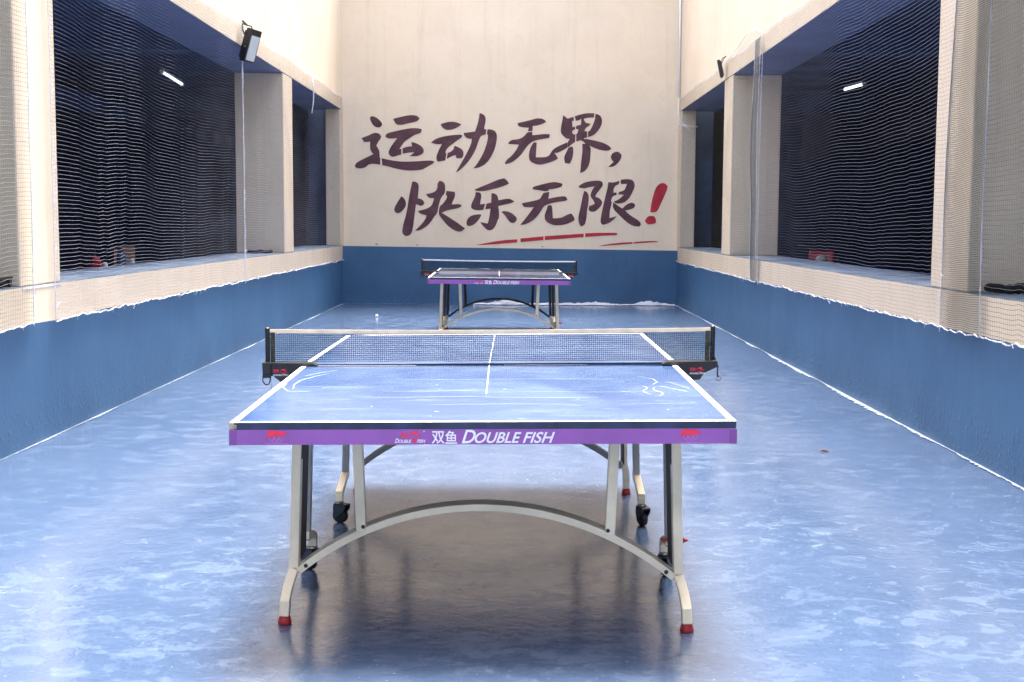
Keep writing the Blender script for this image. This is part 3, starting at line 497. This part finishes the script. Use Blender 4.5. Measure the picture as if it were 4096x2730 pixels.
HW, HL, BT, AH = .7625, 1.37, .021, .046
FISH = [[(885,430),(1060,300),(1380,240),(1180,330),(1290,300),(1310,480),(1540,440),(1400,510),(1250,520),(1160,450),(1000,400),(930,440),(900,520),(1000,620),(1200,640),(1290,570),(1400,600),(1540,610),(1340,640),(1260,620),(1240,700),(1210,880),(1150,860),(1080,700),(960,620),(870,520)]]
SCRIB = [(360,790),(470,640),(500,360),(700,350),(900,400),(1200,390),(1500,440),(1620,540),(1740,590),(1600,690),(1300,740),(1000,790),(700,800),(600,780),(420,860)]
def table(label, x, y, rz, near, far, leg_yaw=(0, 0), zoff=0, scuffs=True, worn=True, second=False, grp='table tennis tables in the courtyard'):
    root = thing('table_tennis_table', label, 'table', (x, y, 0), rz, grp)
    for s, (z0, sv, su, yaw) in ((-1, near), (1, far)):
        cs, sn = math.cos(yaw), math.sin(yaw)
        def P(u, v, z): return (u*cs-v*sn, u*sn+v*cs, z+z0+sv*abs(v)+su*u)
        v0, v1 = (s*.004, s*HL)
        m = MB(); m.box(-HW, HW, v0, v1, -BT, 0, 1, top=0); m.m[0] = 2
        top = m.map(P).build('tabletop', [M['laminate_dark' if second else 'laminate'], M['navy_edge'], M['board']], root, recalc=True)
        m = MB(); e = .0012; w = .020
        m.quad((-HW, v0, e), (-HW+w, v0, e), (-HW+w, v1, e), (-HW, v1, e)); m.quad((HW-w, v0, e), (HW, v0, e), (HW, v1, e), (HW-w, v1, e))
        m.quad((-HW+w, v1-s*w, e), (HW-w, v1-s*w, e), (HW-w, v1, e), (-HW+w, v1, e))
        vc = s*(.80 if (s < 0 and worn) else HL-w)
        m.quad((-.0016, v0, e), (.0016, v0, e), (.0016, vc, e), (-.0016, vc, e))
        if s < 0:
            m.quad((-HW+w, -.014, e), (-.30, -.012, e), (-.30, v0, e), (-HW+w, v0, e)); m.quad((.06, -.008, e), (.40, -.006, e), (.40, v0, e), (.06, v0, e))
        m.map(P).build('line_marking', M['line'], top)
        if scuffs and s < 0:
            m = MB(); rnd = random.Random(5)
            def stroke(pts, w0):
                for i in range(len(pts)-1):
                    a, b = Vector(pts[i]), Vector(pts[i+1]); d = (b-a).normalized(); n_ = Vector((-d.y, d.x))
                    wa = .5*w0*(.4+.6*math.sin(math.pi*(i+.2)/len(pts))); wb = .5*w0*(.4+.6*math.sin(math.pi*(i+1.2)/len(pts)))
                    m.quad((*(a-n_*wa), e), (*(a+n_*wa), e), (*(b+n_*wb), e), (*(b-n_*wb), e))
            for v_, a_, b_, w0 in ((-.43, -.31, .47, .0020), (-.73, -.36, -.02, .0022), (-.76, -.02, .62, .0015), (-.865, -.46, .02, .0022), (-.885, .0, .38, .0022), (-1.03, -.18, .30, .0020), (-.22, .08, .28, .0018), (-1.03, .45, .70, .001), (-.62, -.68, -.40, .002)):
                stroke([(a_+(b_-a_)*i/8, v_+.006*math.sin(i*.8+a_*9)) for i in range(9)], w0)
            for cx, cy, L in ((.56, -.62, 1), (.60, -.66, -1)):
                stroke([(cx+L*.012*math.sin(i*1.0), cy-.20*i/7) for i in range(8)], .0028)
            stroke([(.57, -.36), (.62, -.44), (.625, -.52), (.60, -.58)], .002)
            stroke([(.62, -.62), (.70, -.76)], .003); stroke([(.66, -.50), (.72, -.68)], .0018)
            stroke([(-.62, -.25), (-.66, -.33), (-.70, -.45), (-.705, -.56), (-.69, -.66)], .0035)
            stroke([(-.60, -.16), (-.65, -.22), (-.70, -.32)], .003); stroke([(-.735, -.52), (-.735, -.62), (-.70, -.72), (-.62, -.74)], .003)
            for _ in range(34):
                a_ = rnd.uniform(-.72, .72); v_ = rnd.uniform(-1.33, -.05); L = rnd.uniform(.012, .06); sk = rnd.uniform(-.3, .3)*L
                stroke([(a_, v_), (a_+L/2, v_+sk), (a_+L, v_+sk*.5)], rnd.uniform(.0006, .0013))
            m.map(P).build('scuff_mark', M['chalk'], top)
        # rim
        m = MB(); a0, a1 = -BT-AH, -BT; th = .018
        m.box(-HW-.0015, HW+.0015, v1-s*th, v1+s*.0015, a0, a1)
        m.box(-HW-.0015, -HW+th, v0, v1-s*(th+.0005), a0, a1); m.box(HW-th, HW+.0015, v0, v1-s*(th+.0005), a0, a1)
        m.box(-HW+th+.001, HW-th-.001, v0+s*.02, v0+s*.04, a0+.01, a1)
        rim = m.map(P).build('rim', M['purple'], root)
        for sx in (-1, 1):
            m = MB(); m.box(sx*(HW+.0030), sx*(HW-.0195), v1+s*.0030, v1-s*.02, a0-.001, a1-.0005)
            m.map(P).build('corner_cap', M['purple_dark'], rim, bevel=.0015)
        if s < 0:
            yy = -HL-.0024
            X = lambda px: -.0640+(px-715)*.0002074
            Z = lambda py: -BT-(py-190)/735*AH
            X2 = lambda px: -.2250+(px-880)*6.46e-5
            def word(nm, *items):
                m = MB()
                for it in items: put_text(m, *it)
                m.map(P).build(nm, M['letter'], rim, recalc=False)
            word('lettering', ('D', X(710), X(915), -.0640, -.0225, yy, .35, .016), ('OUBLE', X(898), X(1578), -.0635, -.0297, yy, .35, .020))
            word('lettering', ('FISH', X(1595), X(2068), -.0635, -.0297, yy, .35, .020))
            word('lettering', ('双', X(275), X(462), -.0650, -.0262, yy, 0, .012))
            word('lettering', ('鱼', X(470), X(645), -.0650, -.0250, yy, 0, .012))
            word('lettering', ('D', X2(245), X2(425), Z(845), Z(632), yy, .3, .02), ('OUBLE', X2(420), X2(1015), Z(845), Z(682), yy, .3, .02))
            word('lettering', ('FISH', X2(1275), X2(1668), Z(840), Z(678), yy, .3, .02))
            m = MB(); m.lathe([(.0018, 0), (.0018, .0002)], (X2(1600), yy-.0002, Z(280)), 10, 'y'); m.map(P).build('registered_mark', M['letter'], rim)
            m = MB(); put_text(m, '双', X2(490), X2(665), Z(600), Z(345), yy, 0, .03); put_text(m, '鱼', X2(672), X2(845), Z(600), Z(345), yy, 0, .03); m.map(P).build('red_lettering', M['red_print'], rim, recalc=False)
            m = MB()
            for p in FISH: m.flat([(X2(a), Z(b)) for a, b in p], yy, smooth=False)
            m.map(P).build('fish_emblem', M['red_print'], rim, recalc=False, tri=True)
            for cx in (() if second else (-.622, .625)):
                X3 = lambda px: cx+(px-1050)*4.75e-5
                Z3 = lambda py: -BT-(py-335)/995*AH
                m = MB(); m.flat([(X3(a), Z3(b)) for a, b in SCRIB], yy-.0003); m.map(P).build('red_scribble', M['red_print'], rim, recalc=False, tri=True)
                m = MB()
                for a, b in ((740, 900), (1050, 880), (1350, 900), (900, 1050), (1200, 1050)):
                    c0 = (X3(a), Z3(b)); nseg = 20; b0 = len(m.v)
                    for r_ in (.0060, .0074):
                        for j in range(nseg): w_ = 2*math.pi*j/nseg; m.v.append((c0[0]+r_*math.cos(w_), yy+.0001, c0[1]+r_*math.sin(w_)))
                    for j in range(nseg): k_ = (j+1) % nseg; m.face((b0+j, b0+k_, b0+nseg+k_, b0+nseg+j))
                q = X3(370)
                while q < X3(1720):
                    m.quad((q, yy, Z3(1285)), (q+.0035, yy, Z3(1285)), (q+.0035, yy, Z3(1225)), (q, yy, Z3(1225))); q += .0048
                m.map(P).build('ring_emblem', M['pink_print'], rim, recalc=False)
            m = MB(); m.box(-HW-.001, -HW+.012, -HL-.001, -HL+.012, -BT+.001, .0004); m.box(-HW+.012, -HW+.020, -HL-.0008, -HL+.004, -BT+.002, -.006); m.map(P).build('corner_chip', M['tan_chip'], top, bevel=.001)
        # leg frame: outer legs, inner struts, arch, rear posts with castors
        far_mat = 'shaded_leg' if second else 'cream_steel'
        post_mat = 'shaded_leg' if (second and s > 0) else 'grey_steel'
        ly = leg_yaw[0 if s < 0 else 1]; lc, ls = math.cos(ly), math.sin(ly)
        def Q(u, v, z): return (u*lc-(v-0)*0-0*u, v+u*ls, z)
        vf, vb = s*.987, s*.945
        zt = z0-BT-.004
        for sx in (-1, 1):
            m = MB(); path = [(sx*.628, zt), (sx*.647, .172), (sx*.653, .150), (sx*.661, .118), (sx*.6655, .080), (sx*.667, .030)]
            m.strip(path[:2], .032, vf, vb); m.map(Q); 
            leg = m.build('leg', M['cream_steel' if s < 0 else far_mat], root, bevel=.003)
            m = MB(); m.strip([(sx*.647, .171)]+path[2:], .032, vf, vb)
            m.map(lambda u, v, z: Q(u, v+s*.085*min(1, max(0, (.172-z)/.10)), z)); m.build('foot', M['cream_steel'], leg, bevel=.003)
            MB().lathe([(.017, .030), (.019, .022), (.0235, .006), (.0215, 0)], (sx*.667, (vf+vb)/2+s*.085+sx*.667*ls, 0), 18).build('foot_pad', M['red_rubber'], leg, smooth=True)
            m = MB(); m.box(sx*(.628-.0165), sx*(.628-.0125), vf-s*.008, s*.82, .19, zt)
            m.map(lambda u, v, z: Q(u+sx*(zt-z)*.0365, v, z)); m.build('web_plate', M['dark_steel'], leg)
            m = MB(); m.strip([(sx*.650, zt), (sx*.668, .165)], .030, s*.56, s*.595); m.map(Q)
            post = m.build('rear_post', M[post_mat], root, bevel=.003)
            m = MB()
            a = [(sx*.668, s*.61, .190), (sx*.668, s*.50, .170), (sx*.672, s*.385, .130)]
            for i in range(2):
                (xa, ya, za), (xb, yb, zb) = a[i], a[i+1]; b0 = len(m.v)
                for (xx, yy_, zz) in ((xa, ya, za), (xb, yb, zb)):
                    m.v += [(xx-.016, yy_, zz-.016), (xx+.016, yy_, zz-.016), (xx+.016, yy_, zz+.014), (xx-.016, yy_, zz+.014)]
                for j in range(4): m.face((b0+j, b0+(j+1) % 4, b0+4+(j+1) % 4, b0+4+j))
                m.face((b0, b0+3, b0+2, b0+1)); m.face((b0+4, b0+5, b0+6, b0+7))
            m.box(sx*.672-.016, sx*.672+.016, s*.383, s*.418, .098, .128)
            m.map(Q).build('castor_arm', M['cream_steel'], post, bevel=.002)
            cx_, cy_ = sx*.674, s*.400
            sw = {(-1, 1): 1.05, (1, 1): .35, (-1, -1): .9, (1, -1): -.5}[(sx, int(s))]
            def K(u, v, z, cx_=cx_, cy_=cy_, sw=sw): return Q(cx_+((u-cx_)*math.cos(sw)-(v-cy_)*math.sin(sw))*1.12, cy_+((u-cx_)*math.sin(sw)+(v-cy_)*math.cos(sw))*1.12, z)
            m = MB(); m.lathe([(.019, .086), (.022, .092), (.014, .098)], (cx_, cy_, 0), 14); m.map(Q).build('swivel', M['chrome'], post, smooth=True)
            m = MB(); yo = cy_+s*-.012
            m.prism([(yo-.030, .086), (yo+.026, .088), (yo+.030, .062), (yo+.022, .032), (yo+.010, .024), (yo-.014, .046), (yo-.030, .068)], cx_-.019, cx_-.013)
            m.prism([(yo-.030, .086), (yo+.026, .088), (yo+.030, .062), (yo+.022, .032), (yo+.010, .024), (yo-.014, .046), (yo-.030, .068)], cx_+.013, cx_+.019)
            m.map(lambda a, b, c: (b, a, c)); m.box(cx_-.019, cx_+.019, yo-.028, yo+.026, .078, .087); m.map(K).build('castor_fork', M['black'], post, bevel=.002)
            m = MB(); m.lathe([(.010, -.012), (.028, -.012), (.033, -.008), (.033, .008), (.028, .012), (.010, .012)], (cx_, yo+.006, .033), 22, 'x'); m.map(K).build('castor_wheel', M['rubber'], post, smooth=True)
            m = MB(); m.strip([(sx*.434, zt), (sx*.417, .300)], .033, vf+s*.001, vb-s*.001); m.map(Q).build('strut', M['cream_steel' if s < 0 else post_mat], root, bevel=.003)
        m = MB(); pts = []
        hw, zb, zm = .632, .160, .388
        rad = (hw*hw+(zm-zb)**2)/(2*(zm-zb)); th = math.asin(hw/rad)
        for i in range(41):
            a_ = -th+2*th*i/40; pts.append((rad*math.sin(a_), zm-rad+rad*math.cos(a_)))
        m.strip(pts, .024, vf-s*.003, s*.905); m.map(Q).build('arch_rail', M['cream_steel' if s < 0 else post_mat], root, bevel=.002)
        for bx in (-.606, .606, -.41, .41): MB().lathe([(.0001, -.004), (.007, -.0035), (.0075, 0), (.0075, .002)], (bx, vf-s*.0015 if abs(bx) < .5 else vf-s*.0045, .180 if abs(bx) > .5 else .318), 10, 'y').map(Q).build('bolt', M['black'], root)
        MB().box(-.64, .64, s*.93, s*.96, zt-.0, zt+.002).map(Q).build('cross_rail', M['grey_steel'], root)
        if s < 0:   # red lock lever beside the right leg
            m = MB(); m.prism([(.625, .222), (.700, .223), (.722, .216), (.700, .206), (.625, .210)], -.70, -.68); m.map(Q).build('lock_lever', M['red_rubber'], root, bevel=.002)
    return root
NEAR1 = (.757, -.0134+.0, .0077, -.0); FAR1 = (.764, -.0005, .012, -.008)
table('nearer table tennis table with blue top, purple rim and cream arched legs', -.1205, 5.137, .0106, (.757, -.0134, .0077, 0), (.764, -.001, .012, -.008), (-.050, -.024))
table('farther table tennis table standing before the end wall, with far legs coloured dark for shade', -.2374, 14.893, .0167, (.746, 0, -.0064, 0), (.746, 0, -.0064, 0), (0, 0), scuffs=False, worn=True, second=True)

def chain(m, pts, r=.003, n=14):
    for i in range(n):
        t_ = i/(n-1)*(len(pts)-1); k_ = min(int(t_), len(pts)-2); f_ = t_-k_
        p = Vector(pts[k_]).lerp(Vector(pts[k_+1]), f_); d = (Vector(pts[k_+1])-Vector(pts[k_])).normalized()
        m.tube([p-d*.0035, p+d*.0035], r*(1.25 if i % 2 else .8), 6)
def table_net(label, x, y, z, rz, slope, band='tape', r=.0009):
    root = thing('table_tennis_net', label, 'net', (x, y, z), rz, 'nets clamped across the tables')
    S = lambda u, v, w: (u, v, w+slope*u)
    m = MB(); H0, H1, L = .018, .136, .878
    sag = lambda u: -.006*(1-(u/L)**2)
    n = 208
    for i in range(n+1):
        u = -L+2*L*i/n; m.tube([(u, 0, H0), (u, .001*math.sin(i*.5), (H0+H1)/2), (u, 0, H1+sag(u))], r, 3, False)
    for j in range(15):
        f = j/14
        m.tube([(-L+2*L*i/24, 0, H0+(H1-H0)*f+sag(-L+2*L*i/24)*f+.0008*math.sin(i*1.7+j)) for i in range(25)], r*1.35, 3, False)
    m.map(S).build('mesh', M['net_thread'], root)
    m = MB(); k = 40
    for i in range(k):
        ua, ub = -L-.02+(2*L+.04)*i/k, -L-.02+(2*L+.04)*(i+1)/k
        za, zb = sag(max(-L, min(L, ua))), sag(max(-L, min(L, ub)))
        b0 = len(m.v)
        for (u_, z_) in ((ua, za), (ub, zb)): m.v += [(u_, -.0018, H1+z_-.0005), (u_, .0018, H1+z_-.0005), (u_, .0018, H1+.0145+z_), (u_, -.0018, H1+.0145+z_)]
        for j in range(4): m.face((b0+j, b0+(j+1) % 4, b0+4+(j+1) % 4, b0+4+j))
    m.map(S).build('top_band', M[band], root)
    for sx in (-1, 1):
        m = MB(); rnd = random.Random(4+sx); zz = [H0-.004+(H1-H0+.006)*i/30 for i in range(31)]; b0 = len(m.v)
        for q in zz: m.v += [(sx*.879, -.0022-.001*rnd.random(), q), (sx*(.896), -.003-.002*rnd.random(), q), (sx*.896, .003, q), (sx*.879, .002, q)]
        for i in range(30):
            for j in range(4): m.face((b0+i*4+j, b0+i*4+(j+1) % 4, b0+i*4+4+(j+1) % 4, b0+i*4+4+j))
        m.map(S).build('side_sleeve', M['net_side'], root)
        m = MB(); m.lathe([(.0098, .014), (.0098, .150), (.0105, .151), (.0105, .156), (.008, .158)], (sx*.908, 0, 0), 16)
        m.map(S).build('post', M['black'], root, smooth=False)
        if sx < 0: pl = [(-.924, .017), (-.722, .015), (-.700, .006), (-.703, .0022), (-.7665, .0022), (-.7665, -.070), (-.800, -.078), (-.848, -.062), (-.880, -.036), (-.922, -.040)]
        else: pl = [(.924, .017), (.722, .015), (.700, .006), (.703, .0022), (.7665, .0022), (.7665, -.060), (.834, -.060), (.853, -.058), (.870, -.032), (.925, -.006)]
        m = MB(); m.prism(pl, -.040, -.036); m.prism([(a, b) for a, b in pl if b > .0] if False else [(sx*.924, .0178), (sx*.722, .0158), (sx*.700, .0066), (sx*.702, .0040), (sx*.722, .0125), (sx*.924, .0145)], -.0358, .014)
        m.box(sx*.7665, sx*.78, -.0358, .014, -.052, .012); m.box(sx*.70, sx*.78, -.0358, .014, -.085, -.079); m.lathe([(.004, -.079), (.004, -.066), (.011, -.065), (.011, -.062)], (sx*.74, -.01, 0), 10) if False else None
        cl = m.map(S).build('clamp', M['black'], root, bevel=.0008)
        m = MB(); x0 = sx*.845-.030
        put_text(m, '双鱼', x0-.004, x0+.020, -.0245+.002, -.008, -.0412, 0, .03)
        for p in FISH: m.flat([(x0+.024+(a-885)*5.2e-5, -.034+(880-b)*4.4e-5) for a, b in p], -.0412, smooth=False)
        m.map(S).build('fish_emblem', M['red_print'], cl, recalc=False, tri=True)
        m = MB(); put_text(m, 'DOUBLE FISH', x0-.004, x0+.058, -.036, -.0285, -.0414, .3, .02); m.map(S).build('lettering', M['letter'], cl, recalc=False)
        m = MB()
        if sx > 0:
            chain(m, [(.893, -.012, .095), (.905, -.013, .055), (.918, -.03, .018), (.925, -.043, -.005), (.923, -.044, -.036), (.925, -.044, -.044)], .0026, 26)
            b_ = [(.928+.0085*math.cos(a), -.044, -.054+.0085*math.sin(a)) for a in [2*math.pi*i/18 for i in range(19)]]
            m.tube(b_, .0012, 5, False)
        else:
            chain(m, [(-.890, -.043, .010), (-.889, -.044, -.020), (-.889, -.044, -.036)], .0026, 12)
            chain(m, [(-.920, -.043, -.030), (-.921, -.044, -.055), (-.914, -.044, -.068), (-.904, -.044, -.072), (-.894, -.044, -.066), (-.889, -.044, -.036)], .002, 26)
            m.tube([(-.889, -.044, -.036), (-.887, -.044, -.068), (-.886, -.044, -.100)], .0008, 4)
            m.box(-.922, -.886, -.046, -.042, -.044, -.034)
        m.map(S).build('tension_chain', M['black'], root)
    return root
table_net('net with a cream top band clamped across the nearer table', -.118, 5.137, .757, .006, .0094)
table_net('net with a white top band clamped across the farther table', -.2374, 14.893, .748, .0167, -.0075, 'line', .0017)

# ================================================================ SAFETY NETS
def fbm(y, z, s): return noise.fractal(Vector((y, z, s)), 1.0, 2.0, 4)
def safety_net(name, label, X, s, y0, y1, seed, cell=.026, z0=.72, z1=3.33, mat='mesh_net', amp=.035, off=.018, skew=(0, 0), cords=(True, True), sagz=.05, r=.0011, ripple=1.0):
    """s = +1 when the courtyard lies towards +x of the wall plane X."""
    root = thing(name, label, 'safety net', (X, y0, 0), 0, 'safety nets hung over the openings')
    Ly = y1-y0
    def pos(a, b):      # a along, b up, both 0..1
        yy = y0+Ly*a+skew[0]*(1-b)*(1-a)+skew[1]*(1-b)*a
        ed = math.sin(math.pi*a)**.5 if 0 < a < 1 else 0
        zb = z0+.018*noise.noise(Vector((yy*2.0, seed, 0)))+.012*noise.noise(Vector((yy*9, seed, 3)))
        zt = z1+.020*noise.noise(Vector((yy*1.4, seed, 7)))+.03*math.sin(yy*2.4+seed)*.5
        zz = zb+(zt-zb)*b
        mid = math.sin(math.pi*b)
        zz += -sagz*mid*ed*(.6+.8*noise.noise(Vector((yy*.7, b*1.2, seed+11))))+ripple*mid*(.030*noise.noise(Vector((yy*1.1, zz*.35, seed+5)))+.006*noise.noise(Vector((yy*3.5, zz*.5, seed+6))))
        d = off+amp*mid*(.35+.65*abs(noise.noise(Vector((yy*.9, zz*.7, seed)))*2))*(.3+.7*ed)+.006*abs(noise.noise(Vector((yy*3, zz*.3, seed+2))))
        return (s*d, yy-y0, zz)
    na = max(2, int(round(Ly/cell))); nb = int(round((z1-z0)/cell))
    sa = max(4, int(Ly/.09)); sb = 30
    m = MB()
    for j in range(nb+1):
        b = j/nb; m.tube([pos(i/sa, b) for i in range(sa+1)], r, 3, False)
    for i in range(na+1):
        a = i/na; m.tube([pos(a, j/sb) for j in range(sb+1)], r*.28, 3, False, 1)
    m.build('netting', [M[mat], M['net_warp']], root)
    rnd = random.Random(seed)
    def cordline(fn, n_, r0, frays, nm='edge_cord'):
        m = MB(); P = [Vector(fn(i/n_)) for i in range(n_+1)]
        P = [p+Vector((s*.004, rnd.uniform(-.003, .003), rnd.uniform(-.0035, .0035))) for p in P]
        m.tube(P, [r0*(.35+.8*rnd.random()+1.1*max(0, noise.noise(Vector((i*.09, seed, 2))))) for i, _ in enumerate(P)], 5, True)
        for _ in range(frays):
            p = P[rnd.randrange(len(P))]; q = p+Vector((s*rnd.uniform(.002, .015), rnd.uniform(-.035, .035), rnd.uniform(-.035, .030)))
            m.tube([p, p.lerp(q, .5)+Vector((s*.006, 0, .006)), q], .0016, 3, True)
        m.build(nm, M['cord'], root)
    cordline(lambda a: pos(a, 0), int(Ly/.022)+2, .0046, int(Ly*7))
    cordline(lambda a: pos(a, 1), int(Ly/.03)+2, .0040, int(Ly*9))
    if cords[0]: cordline(lambda b: pos(0, b), 90, .0038, 22)
    if cords[1]: cordline(lambda b: pos(1, b), 90, .0038, 22)
    return root
SN = 'safety_net'
safety_net(SN, 'left safety net panel over the opening nearest the camera, before the first column', XL, 1, 3.4, 7.44, 21, mat='mesh_net_dark', cords=(False, True), r=.0014)
safety_net(SN, 'long left safety net panel between the first column and the floodlight', XL, 1, 7.80, 13.20, 33, amp=.045)
safety_net(SN, 'left safety net panel from the floodlight to the end wall', XL, 1, 13.24, 20.68, 45, cords=(True, False))
safety_net(SN, 'right safety net panel over the opening nearest the camera, before the first column', XR, -1, 3.4, 7.02, 57, mat='mesh_net_dark', cords=(False, True), r=.0014)
safety_net(SN, 'bunched double layer of netting hanging over the edge of the first right column', XR, -1, 6.95, 7.47, 63, cell=.0125, mat='mesh_net_dark', off=.035, amp=.10, skew=(.05, .17), cords=(False, True), ripple=3.0, r=.0018)
safety_net(SN, 'long right safety net panel between the first column and the gathered netting', XR, -1, 7.40, 13.62, 71, mat='mesh_net', cords=(False, True), skew=(.15, 0))
safety_net(SN, 'right safety net panel from the gathered netting to the end wall', XR, -1, 13.95, 20.68, 83, mat='mesh_net_dark', cords=(True, False), r=.0009)
safety_net('gathered_net', 'narrow strip of gathered shiny netting hanging between two white cords on the right', XR, -1, 13.62, 13.95, 91, cell=.016, off=.04, amp=.06, mat='gathered', ripple=4.0, r=.0032)

# ================================================================ FITTINGS
def floodlight(label, loc, rot, k=1.0):
    r = thing('floodlight', label, 'floodlight', loc, 0, 'floodlights on the side walls'); r.rotation_euler = rot; r.scale = (k, k, k)
    MB().box(-.03, .03, -.115, .115, -.17, .17).build('housing', M['black'], r, bevel=.004)
    MB().box(.0305, .034, -.092, .092, -.150, .105).build('lens', M['lamp_lens'], r)
    m = MB()
    for i in range(9): m.box(-.05, -.0305, -.10+i*.024, -.096+i*.024, -.14, .14)
    m.build('heat_sink', M['black'], r)
    m = MB(); m.tube([(0, -.118, .05), (-.06, -.135, .13), (-.10, -.10, .19), (-.10, .10, .19), (-.06, .135, .13), (0, .118, .05)], .008, 6); m.tube([(-.10, 0, .19), (-.16, 0, .22)], .012, 6); m.build('bracket', M['black'], r)
    m = MB(); m.lathe([(.010, -.006), (.010, .006)], (0, -.122, -.02), 8, 'y'); m.build('knob', M['chrome'], r)
floodlight('black floodlight with a pale lens, tilted down over the left safety nets', (-2.785, 13.25, 3.14), (0, R(17), R(-14)))
floodlight('small dark floodlight above the second right column', (2.50, 16.1, 3.27), (0, R(12), R(168)), .62)

def tubes(name, label, cat, runs, mat, r, n=6, group=None):
    c = Vector(runs[0][0]); m = MB()
    for run in runs: m.tube([Vector(p)-c for p in run], r, n)
    o = m.build(name, mat, None, smooth=True); o.location = c
    return tag(o, label, cat, group)
tubes('drain_pipe', 'white pipe running down the right corner of the end wall', 'pipe', [[(2.555, 20.69, 5.8), (2.555, 20.69, 3.36)]], M['pipe'], .017, 10)
tubes('cable', 'white cable looping from the pipe foot into the last right opening', 'cable', [[(2.555, 20.67, 3.36), (2.54, 20.6, 3.15), (2.56, 20.52, 2.98), (2.62, 20.4, 2.90), (2.8, 20.2, 2.86)], [(2.55, 20.66, 3.34), (2.535, 20.58, 3.08), (2.55, 20.5, 2.92), (2.62, 20.35, 2.88), (2.75, 20.3, 2.78)]], M['pipe'], .007)
tubes('cable', 'thin white cable draped along the right beam between floodlight and gathered netting', 'cable', [[(2.565, 15.9, 3.36), (2.56, 15.2, 3.40), (2.56, 14.6, 3.47), (2.56, 14.0, 3.44), (2.55, 13.7, 3.36)]], M['cord'], .006)
tubes('hanging_cord', 'loose white cord end dangling below the left beam', 'cord', [[(-2.86, 17.6, 3.36), (-2.84, 17.6, 3.15), (-2.85, 17.62, 2.98), (-2.86, 17.55, 2.82)]], M['cord'], .008)
tubes('hanging_cord', 'white cord looped over the top of the long left net', 'cord', [[(-2.86, 9.9, 3.45), (-2.84, 10.3, 3.33), (-2.83, 10.9, 3.31), (-2.84, 11.3, 3.42), (-2.85, 11.45, 3.52)]], M['cord'], .006)
# white sheeting crumpled along the foot of the end wall
m = MB(); nx, ny = 150, 8; base = 0
for i in range(nx+1):
    x = -.75+(2.53+.75)*i/nx
    wid = .16*(.5+.9*abs(noise.noise(Vector((x*1.7, 2, 0))))*1.6); hgt = .05*(.4+1.8*max(0, noise.noise(Vector((x*2.1, 8, 0)))+.2))
    for j in range(ny+1):
        t_ = j/ny; y = 20.66-wid*(1-t_); z = .008+hgt*math.sin(math.pi*t_)*(.6+.5*noise.noise(Vector((x*14, t_*4, 1))))+.05*t_*hgt/.05*max(0, noise.noise(Vector((x*3, 4, 2)))+.1)
        m.v.append((x, y+.02*noise.noise(Vector((x*9, t_*3, 5))), max(.006, z+.012*abs(noise.noise(Vector((x*22, t_*7, 3)))))))
for i in range(nx):
    for j in range(ny): a = i*(ny+1)+j; m.face((a, a+ny+1, a+ny+2, a+1))
tag(m.build('plastic_sheet', M['plastic']), 'strip of crumpled clear plastic sheeting lying along the foot of the end wall', 'plastic sheet')

def bundle(label, loc, rz, L, rr, seed, split=True):
    root = thing('rolled_cloth', label, 'cloth roll', loc, rz, 'black rolls lying on the sills')
    rnd = random.Random(seed); n = 26; pts = [(-L/2+L*i/n, .006*math.sin(i*.7), rr+.004*math.sin(i*.5+1)) for i in range(n+1)]
    rad = [rr*(.35 if i in (0,) else (.8+.3*rnd.random())) for i in range(n+1)]
    MB().tube(pts, rad, 9).build('roll', M['cloth'], root)
    if split:
        m = MB(); m.tube([(0, -.03, rr*.7), (L*.3, -.05, rr*.7), (L*.5, -.06, rr*.9)], [rr*.5, rr*.45, rr*.2], 7); m.tube([(L*.1, .02, rr*1.3), (L*.5, .03, rr*2.0)], rr*.22, 6); m.build('loose_end', M['cloth'], root)
bundle('black rolled cloth lying on the right sill before the first column', (2.86, 7.17, SILL), R(3), .46, .030, 3)
bundle('black rolled cloth lying on the left sill before the first column', (-3.17, 7.18, SILL), R(4), .54, .030, 6)
bundle('flat black cloth lying on the left sill before the second column', (-3.15, 15.35, SILL), R(12), .30, .022, 8, False)

b = MB(); b.lathe([(.0005, -.02)]+[(.02*math.cos(a), .02*math.sin(a)) for a in [R(-80+i*10) for i in range(17)]]+[(.0005, .02)], (0, 0, 0), 24)
o = b.build('table_tennis_ball', M['ball'], None, smooth=True); o.location = (-2.011, 17.8, .02)
tag(o, 'small white ball lying on the floor by the left parapet near the end wall', 'ball')
b = MB(); b.tube([(-.022, 0, .006), (-.006, .004, .012), (.012, 0, .010), (.03, -.006, .004)], [.002, .007, .008, .001], 6); b.tube([(-.022, 0, .006), (-.05, .01, .012)], .0015, 4)
o = b.build('dry_leaf', M['leaf']); o.location = (1.8, 7.37, 0); tag(o, 'small curled dry leaf on the blue floor right of the nearer table', 'leaf')
